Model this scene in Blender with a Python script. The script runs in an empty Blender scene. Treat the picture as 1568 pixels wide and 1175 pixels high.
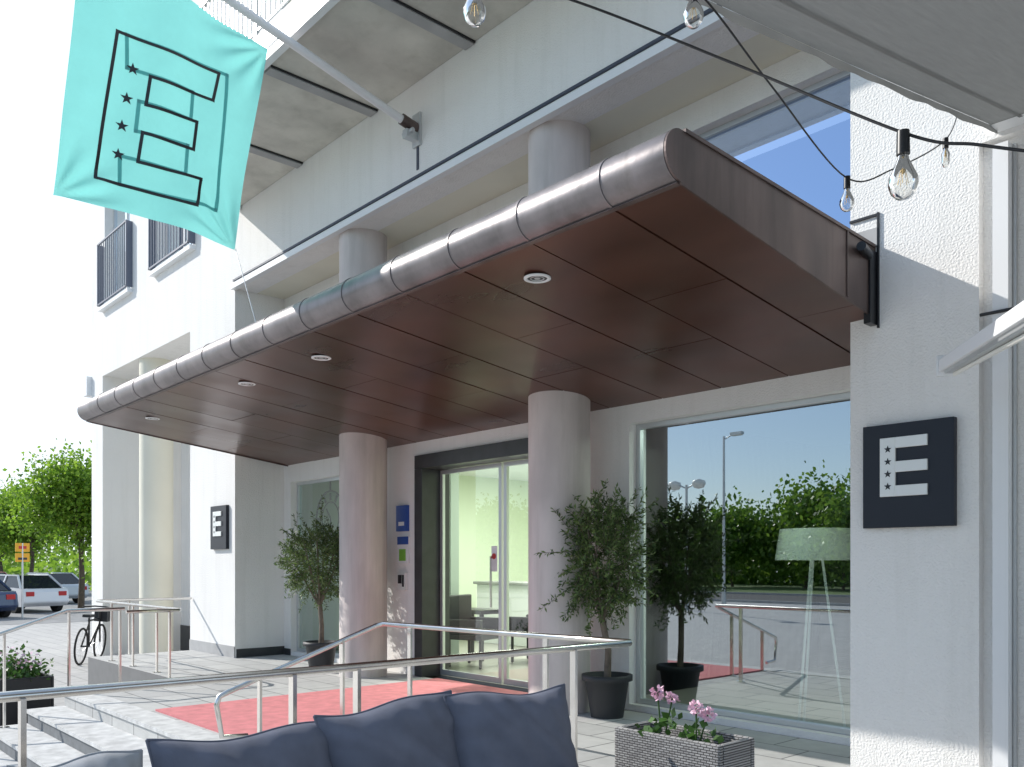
import bpy, math, random
import numpy as np
from mathutils import Vector, Matrix
random.seed(7); rng=np.random.default_rng(7)
D=bpy.data; SC=bpy.context.scene

# ---------------------------------------------------------------- materials
def nodes(name):
    m=D.materials.new(name); m.use_nodes=True
    nt=m.node_tree; b=nt.nodes['Principled BSDF']
    return m,nt,b
def mat(name,col,rough=.6,metal=0,var=.0,vscale=2,bump=0,bscale=60,bdist=.01,detail=4,spec=.5,coat=0,col2=None,stretch=None,streak=0):
    m,nt,b=nodes(name); N=nt.nodes; L=nt.links
    b.inputs['Base Color'].default_value=(*col,1); b.inputs['Roughness'].default_value=rough
    b.inputs['Metallic'].default_value=metal; b.inputs['Specular IOR Level'].default_value=spec
    b.inputs['Coat Weight'].default_value=coat
    tc=N.new('ShaderNodeTexCoord'); src=tc.outputs['Object']
    if stretch:
        mp=N.new('ShaderNodeMapping'); mp.inputs['Scale'].default_value=stretch; L.new(src,mp.inputs[0]); src2=mp.outputs[0]
    else: src2=src
    if var or col2:
        n=N.new('ShaderNodeTexNoise'); n.inputs['Scale'].default_value=vscale; n.inputs['Detail'].default_value=6
        L.new(src2,n.inputs['Vector'])
        r=N.new('ShaderNodeValToRGB'); r.color_ramp.elements[0].position=.3; r.color_ramp.elements[1].position=.7
        c2=col2 if col2 else tuple(min(1,c*(1+var)) for c in col)
        c1=col if col2 else tuple(c*(1-var) for c in col)
        r.color_ramp.elements[0].color=(*c1,1); r.color_ramp.elements[1].color=(*c2,1)
        L.new(n.outputs[0],r.inputs[0]); out=r.outputs[0]
        if streak:
            mp2=N.new('ShaderNodeMapping'); mp2.inputs['Scale'].default_value=(5,5,.35); L.new(src,mp2.inputs[0])
            n3=N.new('ShaderNodeTexNoise'); n3.inputs['Scale'].default_value=1; n3.inputs['Detail'].default_value=7; n3.inputs['Roughness'].default_value=.65; L.new(mp2.outputs[0],n3.inputs['Vector'])
            r3=N.new('ShaderNodeValToRGB'); r3.color_ramp.elements[0].position=.28; r3.color_ramp.elements[1].position=.5; r3.color_ramp.elements[0].color=(1-streak,1-streak,1-streak*1.1,1); L.new(n3.outputs[0],r3.inputs[0])
            mm=N.new('ShaderNodeMix'); mm.data_type='RGBA'; mm.blend_type='MULTIPLY'; mm.inputs[0].default_value=1; L.new(out,mm.inputs[6]); L.new(r3.outputs[0],mm.inputs[7]); out=mm.outputs[2]
        L.new(out,b.inputs['Base Color'])
        mr=N.new('ShaderNodeMapRange'); mr.inputs[3].default_value=max(0,rough-.08); mr.inputs[4].default_value=min(1,rough+.08)
        L.new(n.outputs[0],mr.inputs[0]); L.new(mr.outputs[0],b.inputs['Roughness'])
    if bump:
        n2=N.new('ShaderNodeTexNoise'); n2.inputs['Scale'].default_value=bscale; n2.inputs['Detail'].default_value=detail
        L.new(src,n2.inputs['Vector']); bp=N.new('ShaderNodeBump'); bp.inputs['Strength'].default_value=bump
        bp.inputs['Distance'].default_value=bdist; L.new(n2.outputs[0],bp.inputs['Height']); L.new(bp.outputs[0],b.inputs['Normal'])
    return m
def slabmat(name,c1,c2,mortar,w,h,ms=.008,rough=.7,offset=.5):
    m,nt,b=nodes(name); N=nt.nodes;L=nt.links
    tc=N.new('ShaderNodeTexCoord')
    br=N.new('ShaderNodeTexBrick'); L.new(tc.outputs['Object'],br.inputs['Vector'])
    br.inputs['Scale'].default_value=1; br.inputs['Brick Width'].default_value=w; br.inputs['Row Height'].default_value=h
    br.inputs['Mortar Size'].default_value=ms; br.inputs['Color1'].default_value=(*c1,1); br.inputs['Color2'].default_value=(*c2,1)
    br.inputs['Mortar'].default_value=(*mortar,1); br.offset=offset
    n=N.new('ShaderNodeTexNoise'); n.inputs['Scale'].default_value=7; n.inputs['Detail'].default_value=8; L.new(tc.outputs['Object'],n.inputs['Vector'])
    mx=N.new('ShaderNodeMix'); mx.data_type='RGBA'; mx.blend_type='MULTIPLY'; mx.inputs[0].default_value=.6
    rp=N.new('ShaderNodeValToRGB'); rp.color_ramp.elements[0].color=(.6,.6,.6,1); rp.color_ramp.elements[1].color=(1.15,1.15,1.15,1)
    L.new(n.outputs[0],rp.inputs[0]); L.new(br.outputs[0],mx.inputs[6]); L.new(rp.outputs[0],mx.inputs[7]); L.new(mx.outputs[2],b.inputs['Base Color'])
    b.inputs['Roughness'].default_value=rough
    bp=N.new('ShaderNodeBump'); bp.inputs['Strength'].default_value=.6; bp.inputs['Distance'].default_value=.005; bp.invert=True
    L.new(br.outputs[1],bp.inputs['Height']); L.new(bp.outputs[0],b.inputs['Normal'])
    return m
def glassmat(name,base=.12,tint=(.9,1,.97),rough=0,gcol=(1,1,1)):
    m=D.materials.new(name); m.use_nodes=True; nt=m.node_tree; N=nt.nodes;L=nt.links; N.clear()
    o=N.new('ShaderNodeOutputMaterial'); mx=N.new('ShaderNodeMixShader'); t=N.new('ShaderNodeBsdfTransparent'); t.inputs[0].default_value=(*tint,1)
    g=N.new('ShaderNodeBsdfGlossy'); g.inputs['Roughness'].default_value=rough; g.inputs['Color'].default_value=(*gcol,1)
    f=N.new('ShaderNodeFresnel'); f.inputs[0].default_value=1.5
    mr=N.new('ShaderNodeMapRange'); mr.inputs[3].default_value=base; mr.inputs[4].default_value=1
    L.new(f.outputs[0],mr.inputs[0]); L.new(mr.outputs[0],mx.inputs[0]); L.new(t.outputs[0],mx.inputs[1]); L.new(g.outputs[0],mx.inputs[2]); L.new(mx.outputs[0],o.inputs[0])
    return m
def leafmat(name,c1,c2,trans=.35,rough=.45):
    m,nt,b=nodes(name); N=nt.nodes;L=nt.links
    gi=N.new('ShaderNodeNewGeometry'); rp=N.new('ShaderNodeValToRGB'); rp.color_ramp.elements[0].color=(*c1,1); rp.color_ramp.elements[1].color=(*c2,1)
    L.new(gi.outputs['Random Per Island'],rp.inputs[0]); L.new(rp.outputs[0],b.inputs['Base Color']); b.inputs['Roughness'].default_value=rough
    tr=N.new('ShaderNodeBsdfTranslucent'); L.new(rp.outputs[0],tr.inputs[0]); mx=N.new('ShaderNodeMixShader'); mx.inputs[0].default_value=trans
    o=N['Material Output']; L.new(b.outputs[0],mx.inputs[1]); L.new(tr.outputs[0],mx.inputs[2]); L.new(mx.outputs[0],o.inputs[0])
    return m
def clothmat(name,col,trans=.4,nscale=6,st=(1,1,1),strength=.25):
    m,nt,b=nodes(name); N=nt.nodes;L=nt.links
    b.inputs['Base Color'].default_value=(*col,1); b.inputs['Roughness'].default_value=.8; b.inputs['Specular IOR Level'].default_value=.2
    tc=N.new('ShaderNodeTexCoord'); mp=N.new('ShaderNodeMapping'); mp.inputs['Scale'].default_value=st; L.new(tc.outputs['Object'],mp.inputs[0])
    n=N.new('ShaderNodeTexNoise'); n.inputs['Scale'].default_value=nscale; n.inputs['Detail'].default_value=5; L.new(mp.outputs[0],n.inputs['Vector'])
    bp=N.new('ShaderNodeBump'); bp.inputs['Strength'].default_value=strength; bp.inputs['Distance'].default_value=.03; L.new(n.outputs[0],bp.inputs['Height']); L.new(bp.outputs[0],b.inputs['Normal'])
    rp=N.new('ShaderNodeValToRGB'); rp.color_ramp.elements[0].color=(*[c*.8 for c in col],1); rp.color_ramp.elements[1].color=(*[min(1,c*1.15) for c in col],1)
    L.new(n.outputs[0],rp.inputs[0]); L.new(rp.outputs[0],b.inputs['Base Color'])
    tr=N.new('ShaderNodeBsdfTranslucent'); tr.inputs[0].default_value=(*col,1); L.new(bp.outputs[0],tr.inputs['Normal'])
    mx=N.new('ShaderNodeMixShader'); mx.inputs[0].default_value=trans
    o=N['Material Output']; L.new(b.outputs[0],mx.inputs[1]); L.new(tr.outputs[0],mx.inputs[2]); L.new(mx.outputs[0],o.inputs[0])
    return m

stucco=mat('stucco',(.86,.845,.82),.9,var=.03,vscale=.7,bump=.8,bscale=70,bdist=.01,detail=2,spec=.2,streak=.07)
cream=mat('soffit_plaster',(.8,.77,.65),.9,var=.06,vscale=.8,bump=.3,bscale=70,bdist=.005,spec=.2)
concrete=mat('concrete',(.62,.6,.54),.85,var=.2,vscale=1.6,bump=.4,bscale=20,bdist=.006,spec=.3,streak=.12)
colmat=mat('column_concrete',(.66,.59,.565),.75,var=.13,vscale=1.3,bump=.3,bscale=40,bdist=.004,spec=.3,stretch=(2.5,2.5,.9),streak=.18)
plinth=mat('plinth_stone',(.04,.043,.046),.35,var=.2,vscale=6)
stonegrey=mat('grey_base',(.4,.4,.4),.8,var=.15,vscale=3)
darkmetal=mat('dark_line_metal',(.06,.07,.1),.5)
grillem=mat('grille_paint',(.13,.15,.2),.5)
copper=mat('soffit_copper',(.098,.04,.027),.3,metal=.3,var=.3,vscale=1.1,bump=.4,bscale=1.6,bdist=.03,detail=1,stretch=(.6,1.6,1))
nose=mat('weathered_copper',(.22,.198,.2),.38,metal=.5,var=.3,vscale=3,bump=.2,bscale=9,bdist=.01,streak=.25)
endc=mat('end_copper',(.125,.09,.082),.45,metal=.3,var=.35,vscale=3.5,stretch=(1,1,.5),streak=.35)
blackm=mat('black_paint',(.012,.013,.016),.35)
signblack=mat('sign_navy',(.012,.016,.026),.45,spec=.4)
silver=mat('sign_silver',(.8,.82,.8),.4,metal=.1)
white=mat('white_paint',(.82,.83,.84),.4)
alu=mat('aluminium',(.6,.62,.63),.35,metal=.6)
steel=mat('stainless',(.7,.68,.65),.2,metal=1,var=.08,vscale=8)
glassR=glassmat('window_glass',.4,(.6,.78,.72),gcol=(.9,.97,1))
glassU=glassmat('solar_glass',.66,(.4,.45,.5),gcol=(.58,.74,1))
glassD=glassmat('door_glass',.06,(.88,.97,.92))
bulbglass=glassmat('bulb_glass',.06,(.95,.95,.93))
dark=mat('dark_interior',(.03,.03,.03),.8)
intwall=mat('interior_wall',(.68,.76,.6),.8)
partm=mat('partition_wall',(.42,.5,.44),.8)
intfloor=mat('interior_floor',(.3,.29,.26),.35)
paving=slabmat('granite_paving',(.58,.58,.56),(.48,.48,.47),(.2,.2,.2),.6,.4)
stepm=mat('step_granite',(.58,.58,.57),.75,var=.2,vscale=9)
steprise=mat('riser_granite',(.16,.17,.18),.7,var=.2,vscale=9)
carpet=mat('carpet_red',(.64,.22,.23),.95,var=.14,vscale=9,bump=.5,bscale=250,bdist=.004)
asphalt=mat('asphalt',(.07,.07,.072),.9,var=.2,vscale=5,bump=.3,bscale=90)
street=slabmat('street_paving',(.5,.49,.47),(.44,.43,.42),(.24,.24,.23),.35,.35)
bark=mat('bark',(.11,.085,.06),.9,var=.3,vscale=12,bump=.6,bscale=30)
olivebark=mat('olive_bark',(.16,.13,.1),.9,var=.3,vscale=20,bump=.6,bscale=60,bdist=.006)
olive=leafmat('olive_leaf',(.035,.075,.02),(.2,.29,.09),.35)
green=leafmat('tree_leaf',(.11,.24,.02),(.3,.46,.05),.55)
darkgreen=leafmat('park_leaf',(.05,.14,.015),(.24,.38,.05),.45)
pot=mat('pot_dark',(.03,.032,.036),.55,var=.1,vscale=8)
soil=mat('soil',(.04,.03,.02),1)
flagm=clothmat('flag_cloth',(.24,.66,.63),.5)
ghost=clothmat('flag_back_print',(.17,.5,.49),.35)
awnm=clothmat('awning_cloth',(.27,.275,.27),.16,nscale=9,st=(6,.6,1),strength=.15)
cushm=mat('cushion_fabric',(.155,.165,.21),.95,var=.1,vscale=10,bump=.6,bscale=350,bdist=.003,spec=.2)
cushlit=mat('cushion_sunlit',(.38,.39,.41),.95,var=.08,vscale=10,bump=.5,bscale=400,bdist=.002,spec=.2)  # paler cushion grey, its sunlit side painted into the colour
pink=mat('petals_pink',(.88,.58,.7),.7); pleaf=leafmat('geranium_leaf',(.04,.1,.02),(.09,.2,.04),.3)
blue=mat('sign_blue',(.02,.08,.35),.4); greens=mat('sign_green',(.2,.5,.05),.4)
yellow=mat('sign_yellow',(.8,.4,.02),.5); redm=mat('red_paint',(.5,.02,.02),.4)
rubber=mat('rubber',(.02,.02,.02),.8)
lampwarm=mat('lamp_glass',(.85,.84,.78),.3)
curt=clothmat('curtain_cloth',(.75,.78,.7),.4)
brass=mat('filament',(.5,.35,.15),.4,metal=.8)
def wick():
    m,nt,b=nodes('wicker'); N=nt.nodes;L=nt.links
    tc=N.new('ShaderNodeTexCoord'); mp=N.new('ShaderNodeMapping'); mp.inputs['Rotation'].default_value=(math.radians(90),0,0); L.new(tc.outputs['Object'],mp.inputs[0])
    br=N.new('ShaderNodeTexBrick'); L.new(mp.outputs[0],br.inputs['Vector']); br.inputs['Scale'].default_value=1
    br.inputs['Brick Width'].default_value=.03; br.inputs['Row Height'].default_value=.011; br.inputs['Mortar Size'].default_value=.0022; br.inputs['Mortar Smooth'].default_value=.6
    br.inputs['Color1'].default_value=(.42,.41,.4,1); br.inputs['Color2'].default_value=(.26,.25,.25,1); br.inputs['Mortar'].default_value=(.04,.04,.04,1)
    L.new(br.outputs[0],b.inputs['Base Color']); b.inputs['Roughness'].default_value=.55
    bp=N.new('ShaderNodeBump'); bp.invert=True; bp.inputs['Distance'].default_value=.006; L.new(br.outputs[1],bp.inputs['Height']); L.new(bp.outputs[0],b.inputs['Normal'])
    return m
wicker=wick()

# ---------------------------------------------------------------- mesh builder
class M:
    def __init__(s): s.v=[];s.f=[];s.mi=[];s.sm=[];s.mats=[]
    def idx(s,m):
        if m not in s.mats: s.mats.append(m)
        return s.mats.index(m)
    def add(s,vs,fs,m,smooth=False):
        o=len(s.v); s.v+= [tuple(v) for v in vs]; k=s.idx(m)
        for f in fs: s.f.append(tuple(i+o for i in f)); s.mi.append(k); s.sm.append(smooth)
        return s
    def box(s,x0,x1,y0,y1,z0,z1,m):
        if x0>x1:x0,x1=x1,x0
        if y0>y1:y0,y1=y1,y0
        if z0>z1:z0,z1=z1,z0
        v=[(x0,y0,z0),(x1,y0,z0),(x1,y1,z0),(x0,y1,z0),(x0,y0,z1),(x1,y0,z1),(x1,y1,z1),(x0,y1,z1)]
        return s.add(v,[(0,3,2,1),(4,5,6,7),(0,1,5,4),(1,2,6,5),(2,3,7,6),(3,0,4,7)],m)
    def bar(s,p0,p1,w,h,m,up=(0,0,1)):
        p0=Vector(p0);p1=Vector(p1);d=(p1-p0).normalized();a=d.cross(Vector(up))
        if a.length<1e-4:a=d.cross(Vector((0,1,0)))
        a.normalize();b=a.cross(d).normalized()
        v=[]
        for p in (p0,p1):
            for i,j in((-1,-1),(1,-1),(1,1),(-1,1)): v.append(p+a*i*w/2+b*j*h/2)
        return s.add(v,[(0,1,2,3),(7,6,5,4),(0,4,5,1),(1,5,6,2),(2,6,7,3),(3,7,4,0)],m)
    def tube(s,pts,r,m,n=10,caps=True):
        pts=[Vector(p) for p in pts]; rs=r if isinstance(r,(list,tuple)) else [r]*len(pts)
        v=[];f=[];prev=None
        for i,p in enumerate(pts):
            d=((pts[i+1]-p) if i<len(pts)-1 else (p-pts[i-1])).normalized()
            if 0<i<len(pts)-1:
                d=((pts[i+1]-p).normalized()+(p-pts[i-1]).normalized()).normalized()
            if prev is None:
                a=d.cross(Vector((0,0,1)))
                if a.length<1e-3:a=d.cross(Vector((0,1,0)))
            else: a=prev-d*prev.dot(d)
            a.normalize(); prev=a; b=d.cross(a)
            for k in range(n):
                t=2*math.pi*k/n; v.append(p+(a*math.cos(t)+b*math.sin(t))*rs[i])
        for i in range(len(pts)-1):
            for k in range(n):
                k2=(k+1)%n; f.append((i*n+k,i*n+k2,(i+1)*n+k2,(i+1)*n+k))
        s.add(v,f,m,True)
        if caps:
            o=len(pts)-1
            s.add([v[k] for k in range(n)],[tuple(range(n-1,-1,-1))],m); s.add([v[o*n+k] for k in range(n)],[tuple(range(n))],m)
        return s
    def cyl(s,p0,p1,r0,r1,m,n=24,caps=True): return s.tube([p0,p1],[r0,r1],m,n,caps)
    def lathe(s,c,prof,m,n=32):
        v=[];f=[]
        for (r,z) in prof:
            for k in range(n):
                t=2*math.pi*k/n; v.append((c[0]+r*math.cos(t),c[1]+r*math.sin(t),c[2]+z))
        for i in range(len(prof)-1):
            for k in range(n):
                k2=(k+1)%n; f.append((i*n+k,i*n+k2,(i+1)*n+k2,(i+1)*n+k))
        return s.add(v,f,m,True)
    def prism(s,poly,ax,lo,hi,m,smooth=False):
        def P(a,b,c): return {0:(c,a,b),1:(a,c,b),2:(a,b,c)}[ax]
        n=len(poly); v=[P(a,b,lo) for a,b in poly]+[P(a,b,hi) for a,b in poly]
        s.add(v,[tuple(range(n-1,-1,-1)),tuple(range(n,2*n))],m)
        s.add(v,[(i,(i+1)%n,(i+1)%n+n,i+n) for i in range(n)],m,smooth)
        return s
    def make(s,name,parent=None,bevel=0,fixn=True):
        me=D.meshes.new(name); me.from_pydata(s.v,[],s.f)
        for m in s.mats: me.materials.append(m)
        me.polygons.foreach_set('material_index',s.mi); me.polygons.foreach_set('use_smooth',s.sm)
        if fixn and len(s.f)<60000:
            import bmesh
            b=bmesh.new(); b.from_mesh(me); bmesh.ops.recalc_face_normals(b,faces=b.faces); b.to_mesh(me); b.free()
        o=D.objects.new(name,me); SC.collection.objects.link(o)
        if parent: o.parent=parent
        if bevel:
            mo=o.modifiers.new('b','BEVEL'); mo.width=bevel; mo.segments=2; mo.limit_method='ANGLE'; mo.angle_limit=math.radians(40)
        return o
def E(name,loc=(0,0,0),rz=0):
    o=D.objects.new(name,None); SC.collection.objects.link(o); o.location=loc; o.rotation_euler=(0,0,rz); return o
def wall(mb,x0,x1,z0,z1,y0,y1,holes,m):
    xs=sorted({x0,x1}|{h[0] for h in holes}|{h[1] for h in holes}); xs=[x for x in xs if x0<=x<=x1]
    for a,b in zip(xs,xs[1:]):
        c=(a+b)/2; hs=sorted([(h[2],h[3]) for h in holes if h[0]<c<h[1]])
        z=z0
        for h in hs:
            if h[0]>z: mb.box(a,b,y0,y1,z,h[0],m)
            z=max(z,h[1])
        if z<z1: mb.box(a,b,y0,y1,z,z1,m)

# ---------------------------------------------------------------- ground
M().box(-400,400,-400,400,-.6,-.45,street).make('ground')
M().box(-200,200,-34,-24,-.449,-.444,asphalt).make('road')
M().box(-90,-30,-6,30,-.449,-.444,mat('light_asphalt',(.25,.25,.25),.9,var=.15,vscale=3)).make('parking_lot')
k=M()
k.box(-200,200,-24,-23.8,-.449,-.33,stonegrey); k.box(-200,200,-34.2,-34,-.449,-.33,stonegrey); k.make('kerb')
M().box(-200,200,-90,-34.2,-.449,-.35,mat('grass',(.08,.14,.03),.95,var=.3,vscale=3)).make('lawn')
po=M()
po.box(-10.3,-3.65,2.7,6.4,-.45,0,paving); po.box(-14,-10.3,4.0,5.6,-.45,0,paving); po.box(-12.39,-10.3,5.6,6.4,-.45,0,paving)
po.box(-3.65,8,-7,6.4,-.45,0,paving)
po.make('terrace_pavement')
st=M()
for i in range(3):
    z=-.15*(i+1); st.box(-10.3,-3.66,2.7-.36*(i+1),2.7-.36*i,-.449,z+.0,steprise)
    st.box(-10.32,-3.66,2.7-.36*(i+1)-.02,2.7-.36*i-.001,z-.03,z+.004,stepm)
st.box(-10.32,-3.66,2.68,2.95,-.03,.006,stepm)
st.make('entrance_steps')
M().box(-8.4,-6.2,3.0,6.38,.001,.018,carpet).make('red_carpet')

# ---------------------------------------------------------------- building
B=E('hotel_building')
YF=5.6
w=M()
holes=[(-18.63,-14.1,-.45,5.25),(-12.39,-2.78,-.45,5.55),(-1.97,4,-.45,3.95),(-18.5,-16.97,6.62,8.9),(-15.6,-14.0,6.62,8.9),
       (-10.9,-9.1,6.97,9.2),(-7.2,-5.2,6.97,9.2)]
wall(w,-19.35,8,-.45,14,YF,5.95,holes,stucco)
w.box(-14.1,-12.39,5.95,6.9,-.45,5.55,stucco); w.box(-2.78,-1.97,5.95,6.9,-.45,5.55,stucco)
w.box(-1.97,4,5.67,5.95,-.45,3.95,stucco)
w.box(-19.35,-18.63,5.95,7.4,-.45,5.25,stucco)
w.box(-19.35,-19.0,5.95,16,5.25,14,stucco); w.box(-19.35,-19.0,7.4,16,-.45,5.25,stucco)
w.box(-18.63,-14.1,7.2,7.4,-.45,5.25,stucco)
w.box(-18.8,-14.0,5.95,7.4,5.25,5.5,stucco)
w.box(-19.6,-19.35,5.5,5.9,4.95,5.35,white)
w.make('front_wall',B)
bw=M()
bh=[(-12.17,-9.9,.06,2.68),(-8.86,-6.14,-.1,2.76),(-5.39,-2.9,.06,2.76),(-5.8,-2.9,3.3,5.3)]
wall(bw,-12.39,-2.78,0,5.55,6.4,6.65,bh,stucco); bw.make('recess_wall',B)
so=M(); so.box(-12.39,-2.78,5.95,6.7,5.552,5.8,cream); so.make('upper_soffit',B)
le=M(); le.box(-12.42,8,5.54,5.62,5.53,5.61,white); le.box(-12.42,8,5.575,5.6,5.66,5.685,darkmetal); le.make('drip_ledge',B)
# interior shells
i_=M()
i_.box(-13,-6.1,6.66,13,-.2,0,intfloor); i_.box(-13,-6.1,12.8,13,0,3.4,intwall); i_.box(-13,-12.8,6.9,12.8,0,3.4,intwall)
i_.box(-6.1,-5.9,6.66,13,0,3.4,intwall); i_.box(-13,-5.9,6.66,13,3.1,3.3,white)
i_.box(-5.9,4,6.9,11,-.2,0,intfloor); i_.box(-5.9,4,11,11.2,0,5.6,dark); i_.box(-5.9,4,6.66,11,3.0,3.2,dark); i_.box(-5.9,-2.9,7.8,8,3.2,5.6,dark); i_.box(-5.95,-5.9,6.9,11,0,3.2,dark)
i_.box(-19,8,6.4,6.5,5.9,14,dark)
i_.box(-12.7,-9.7,7.6,7.75,0,3.1,partm)
i_.make('interior_rooms',B)
M().box(-19.35,8,5.6,16,14,14.2,concrete).make('roof',B)
# plinth
p=M(); p.box(-12.39,-12.375,5.62,6.4,0,.13,plinth); p.box(-14.1,-12.39,5.585,5.6,-.1,.17,stonegrey); p.box(-12.39,-12.17,6.385,6.4,0,.1,plinth)
p.box(-18.63,-14.1,7.185,7.2,-.45,.1,plinth); p.make('plinth_band',B)
# columns
c=M()
for x in(-5.87,-9.36):
    c.cyl((x,5.93,0),(x,5.93,5.56),.3,.3,colmat,48)
for x in (-16.6,): c.cyl((x,5.95,-.45),(x,5.95,5.26),.3,.3,cream,40)
c.make('columns',B)
# windows
def window(x0,x1,z0,z1,y,gm,name,fr=.05,mull=()):
    f=M(); d=.06
    f.box(x0,x0+fr,y-d/2,y+d/2,z0,z1,alu);f.box(x1-fr,x1,y-d/2,y+d/2,z0,z1,alu);f.box(x0+fr,x1-fr,y-d/2,y+d/2,z1-fr,z1,alu);f.box(x0+fr,x1-fr,y-d/2,y+d/2,z0,z0+fr,alu)
    for m_ in mull: f.box(m_-.025,m_+.025,y-d/2,y+d/2,z0+fr,z1-fr,alu)
    f.make(name+'_frame',B,bevel=.005)
    M().add([(x0+fr,y,z0+fr),(x1-fr,y,z0+fr),(x1-fr,y,z1-fr),(x0+fr,y,z1-fr)],[(0,1,2,3)],gm).make(name+'_glass',B)
window(-5.39,-2.79,.06,2.76,6.53,glassR,'lounge_window')
window(-12.17,-9.9,.06,2.68,6.53,glassR,'left_window')
window(-5.8,-2.79,3.3,5.3,6.53,glassU,'upper_window')
for (a,b) in((-18.5,-16.97),(-15.6,-14.0),(-10.9,-9.1),(-7.2,-5.2)):
    z0=6.62 if a<-12 else 6.97
    window(a,b,z0,8.9 if a<-12 else 9.2,5.8,glassR,'upper_floor_window',mull=((a+b)/2,))
    cu_=M(); n=40; vs=[]
    for i in range(n+1):
        X=a+.05+(b-a-.1)*i/n; vs+=[(X,5.9+.015*math.sin(i*1.3),z0+.06),(X,5.9+.015*math.sin(i*1.3),z0+2.2)]
    cu_.add(vs,[(2*i,2*i+2,2*i+3,2*i+1) for i in range(n)],curt,True); cu_.make('window_curtain',B,fixn=False)
    if a<-12:
        g=M(); 
        for z in(z0+.02,7.86): g.box(a-.1,b+.1,5.48,5.51,z,z+.03,grillem)
        for x in(a-.1,b+.08): g.box(x,x+.03,5.48,5.6,z0+.02,7.88,grillem)
        n=14
        for i in range(1,n): x=a-.1+(b-a+.2)*i/n; g.box(x-.006,x+.006,5.486,5.5,z0+.05,7.86,grillem)
        g.box(a-.12,b+.12,5.5,5.6,z0-.08,z0-.01,white)
        g.make('french_balcony_grille',B)
# door portal
d=M()
d.box(-8.86,-8.70,6.36,6.8,0,2.6,plinth); d.box(-6.3,-6.14,6.36,6.8,0,2.6,plinth); d.box(-8.86,-6.14,6.36,6.8,2.6,2.77,plinth)
d.make('door_portal',B,bevel=.006)
dl=M()
def leaf(x0,x1,y):
    for (a,b,z0,z1) in((x0,x0+.05,0,2.6),(x1-.05,x1,0,2.6),(x0+.05,x1-.05,2.53,2.6),(x0+.05,x1-.05,.0,.09)): dl.box(a,b,y-.02,y+.02,z0+.01,z1-.01,alu)
    dl.add([(x0+.05,y,.08),(x1-.05,y,.08),(x1-.05,y,2.54),(x0+.05,y,2.54)],[(0,1,2,3)],glassD)
leaf(-8.69,-7.52,6.66); leaf(-7.48,-6.31,6.66)
dl.box(-7.66,-7.64,6.58,6.6,.9,1.5,steel)
dl.make('glass_sliding_door',B)
n_=M(); n_.box(-7.68,-7.58,6.625,6.632,1.32,1.62,white); n_.cyl((-7.63,6.622,1.5),(-7.63,6.618,1.5),.035,.035,redm,16); n_.make('door_notice')
# balcony
bal=M(); bal.box(-12.16,8,4.2,5.595,6.72,6.95,concrete)
for x in np.arange(-12.16,8,1.78):
    if x>-12: 
        bal.box(x-.07,x+.07,4.25,5.59,6.69,6.718,stonegrey); bal.box(x+.075,x+.09,4.25,5.59,6.70,6.719,blackm)
bal.box(-12.2,8,4.12,4.2,6.66,7.0,white); bal.box(-12.24,-12.162,4.2,5.59,6.66,7.0,white)
bal.make('balcony_slab',B)
br=M(); br.box(-12.2,8,4.13,4.17,8.02,8.06,alu); br.box(-12.2,8,4.14,4.16,7.08,7.1,alu)
for x in np.arange(-12.2,6,.11): br.box(x-.007,x+.007,4.143,4.157,7.09,8.03,alu)
for x in np.arange(-12.2,6,1.78): br.box(x-.02,x+.02,4.13,4.17,7.0,8.03,alu)
for y in np.arange(4.25,5.6,.11): br.box(-12.207,-12.193,y-.007,y+.007,7.09,8.03,alu)
br.box(-12.22,-12.18,4.17,5.6,8.02,8.06,alu)
br.make('balcony_railing',B)
dp=M(); dp.box(-1.885,-1.80,5.57,5.66,0,3.9,white); dp.box(-1.795,-1.78,5.64,5.665,0,3.9,alu)
dp.tube([(-1.95,5.56,2.9),(-1.76,5.56,2.9)],.01,blackm); dp.make('awning_post')

# ---------------------------------------------------------------- canopy
C=E('entrance_canopy')
XR,XL=-2.62,-12.25
def sz(y): return 2.94+.1236*(6.4-y)
seams=[XR]; x=-3.05
while x>XL+.2: seams.append(x); x-=.645
seams.append(XL)
arc=[(3.5+.13*math.cos(math.radians(a)),3.435+.13*math.sin(math.radians(a))) for a in range(265,89,-11)]
core=M()
core.prism([(3.52,3.34),(3.52,3.545),(6.4,3.45),(6.4,sz(6.4)+.03)],0,XL+.01,XR-.01,blackm)
core.prism([(3.5,3.568),(3.5,3.548),(6.39,3.45),(6.39,3.47)],0,XL,XR,endc)
core.make('canopy_core',C)
no=M()
for a,b in zip(seams,seams[1:]):
    prof=arc+[(3.55,3.50),(3.55,3.36)]
    no.prism(prof,0,b+.004,a-.004,nose,smooth=False)
    band=[(3.5+.135*math.cos(math.radians(q)),3.435+.135*math.sin(math.radians(q))) for q in range(265,89,-11)]+[(3.54,3.5),(3.54,3.36)]
    if a<XR-.1: no.prism(band,0,a-.009,a+.009,nose)
o=no.make('rounded_nose',C)
for pl in o.data.polygons:
    if abs(pl.normal.x)<.5: pl.use_smooth=True
o.data.set_sharp_from_angle(angle=math.radians(35))
lip=M(); lip.prism([(3.475,3.296),(3.505,3.292),(3.505,3.300),(3.475,3.303)],0,XL,XR,endc); lip.make('drip_lip',C)
sp=M()
k=0
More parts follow.
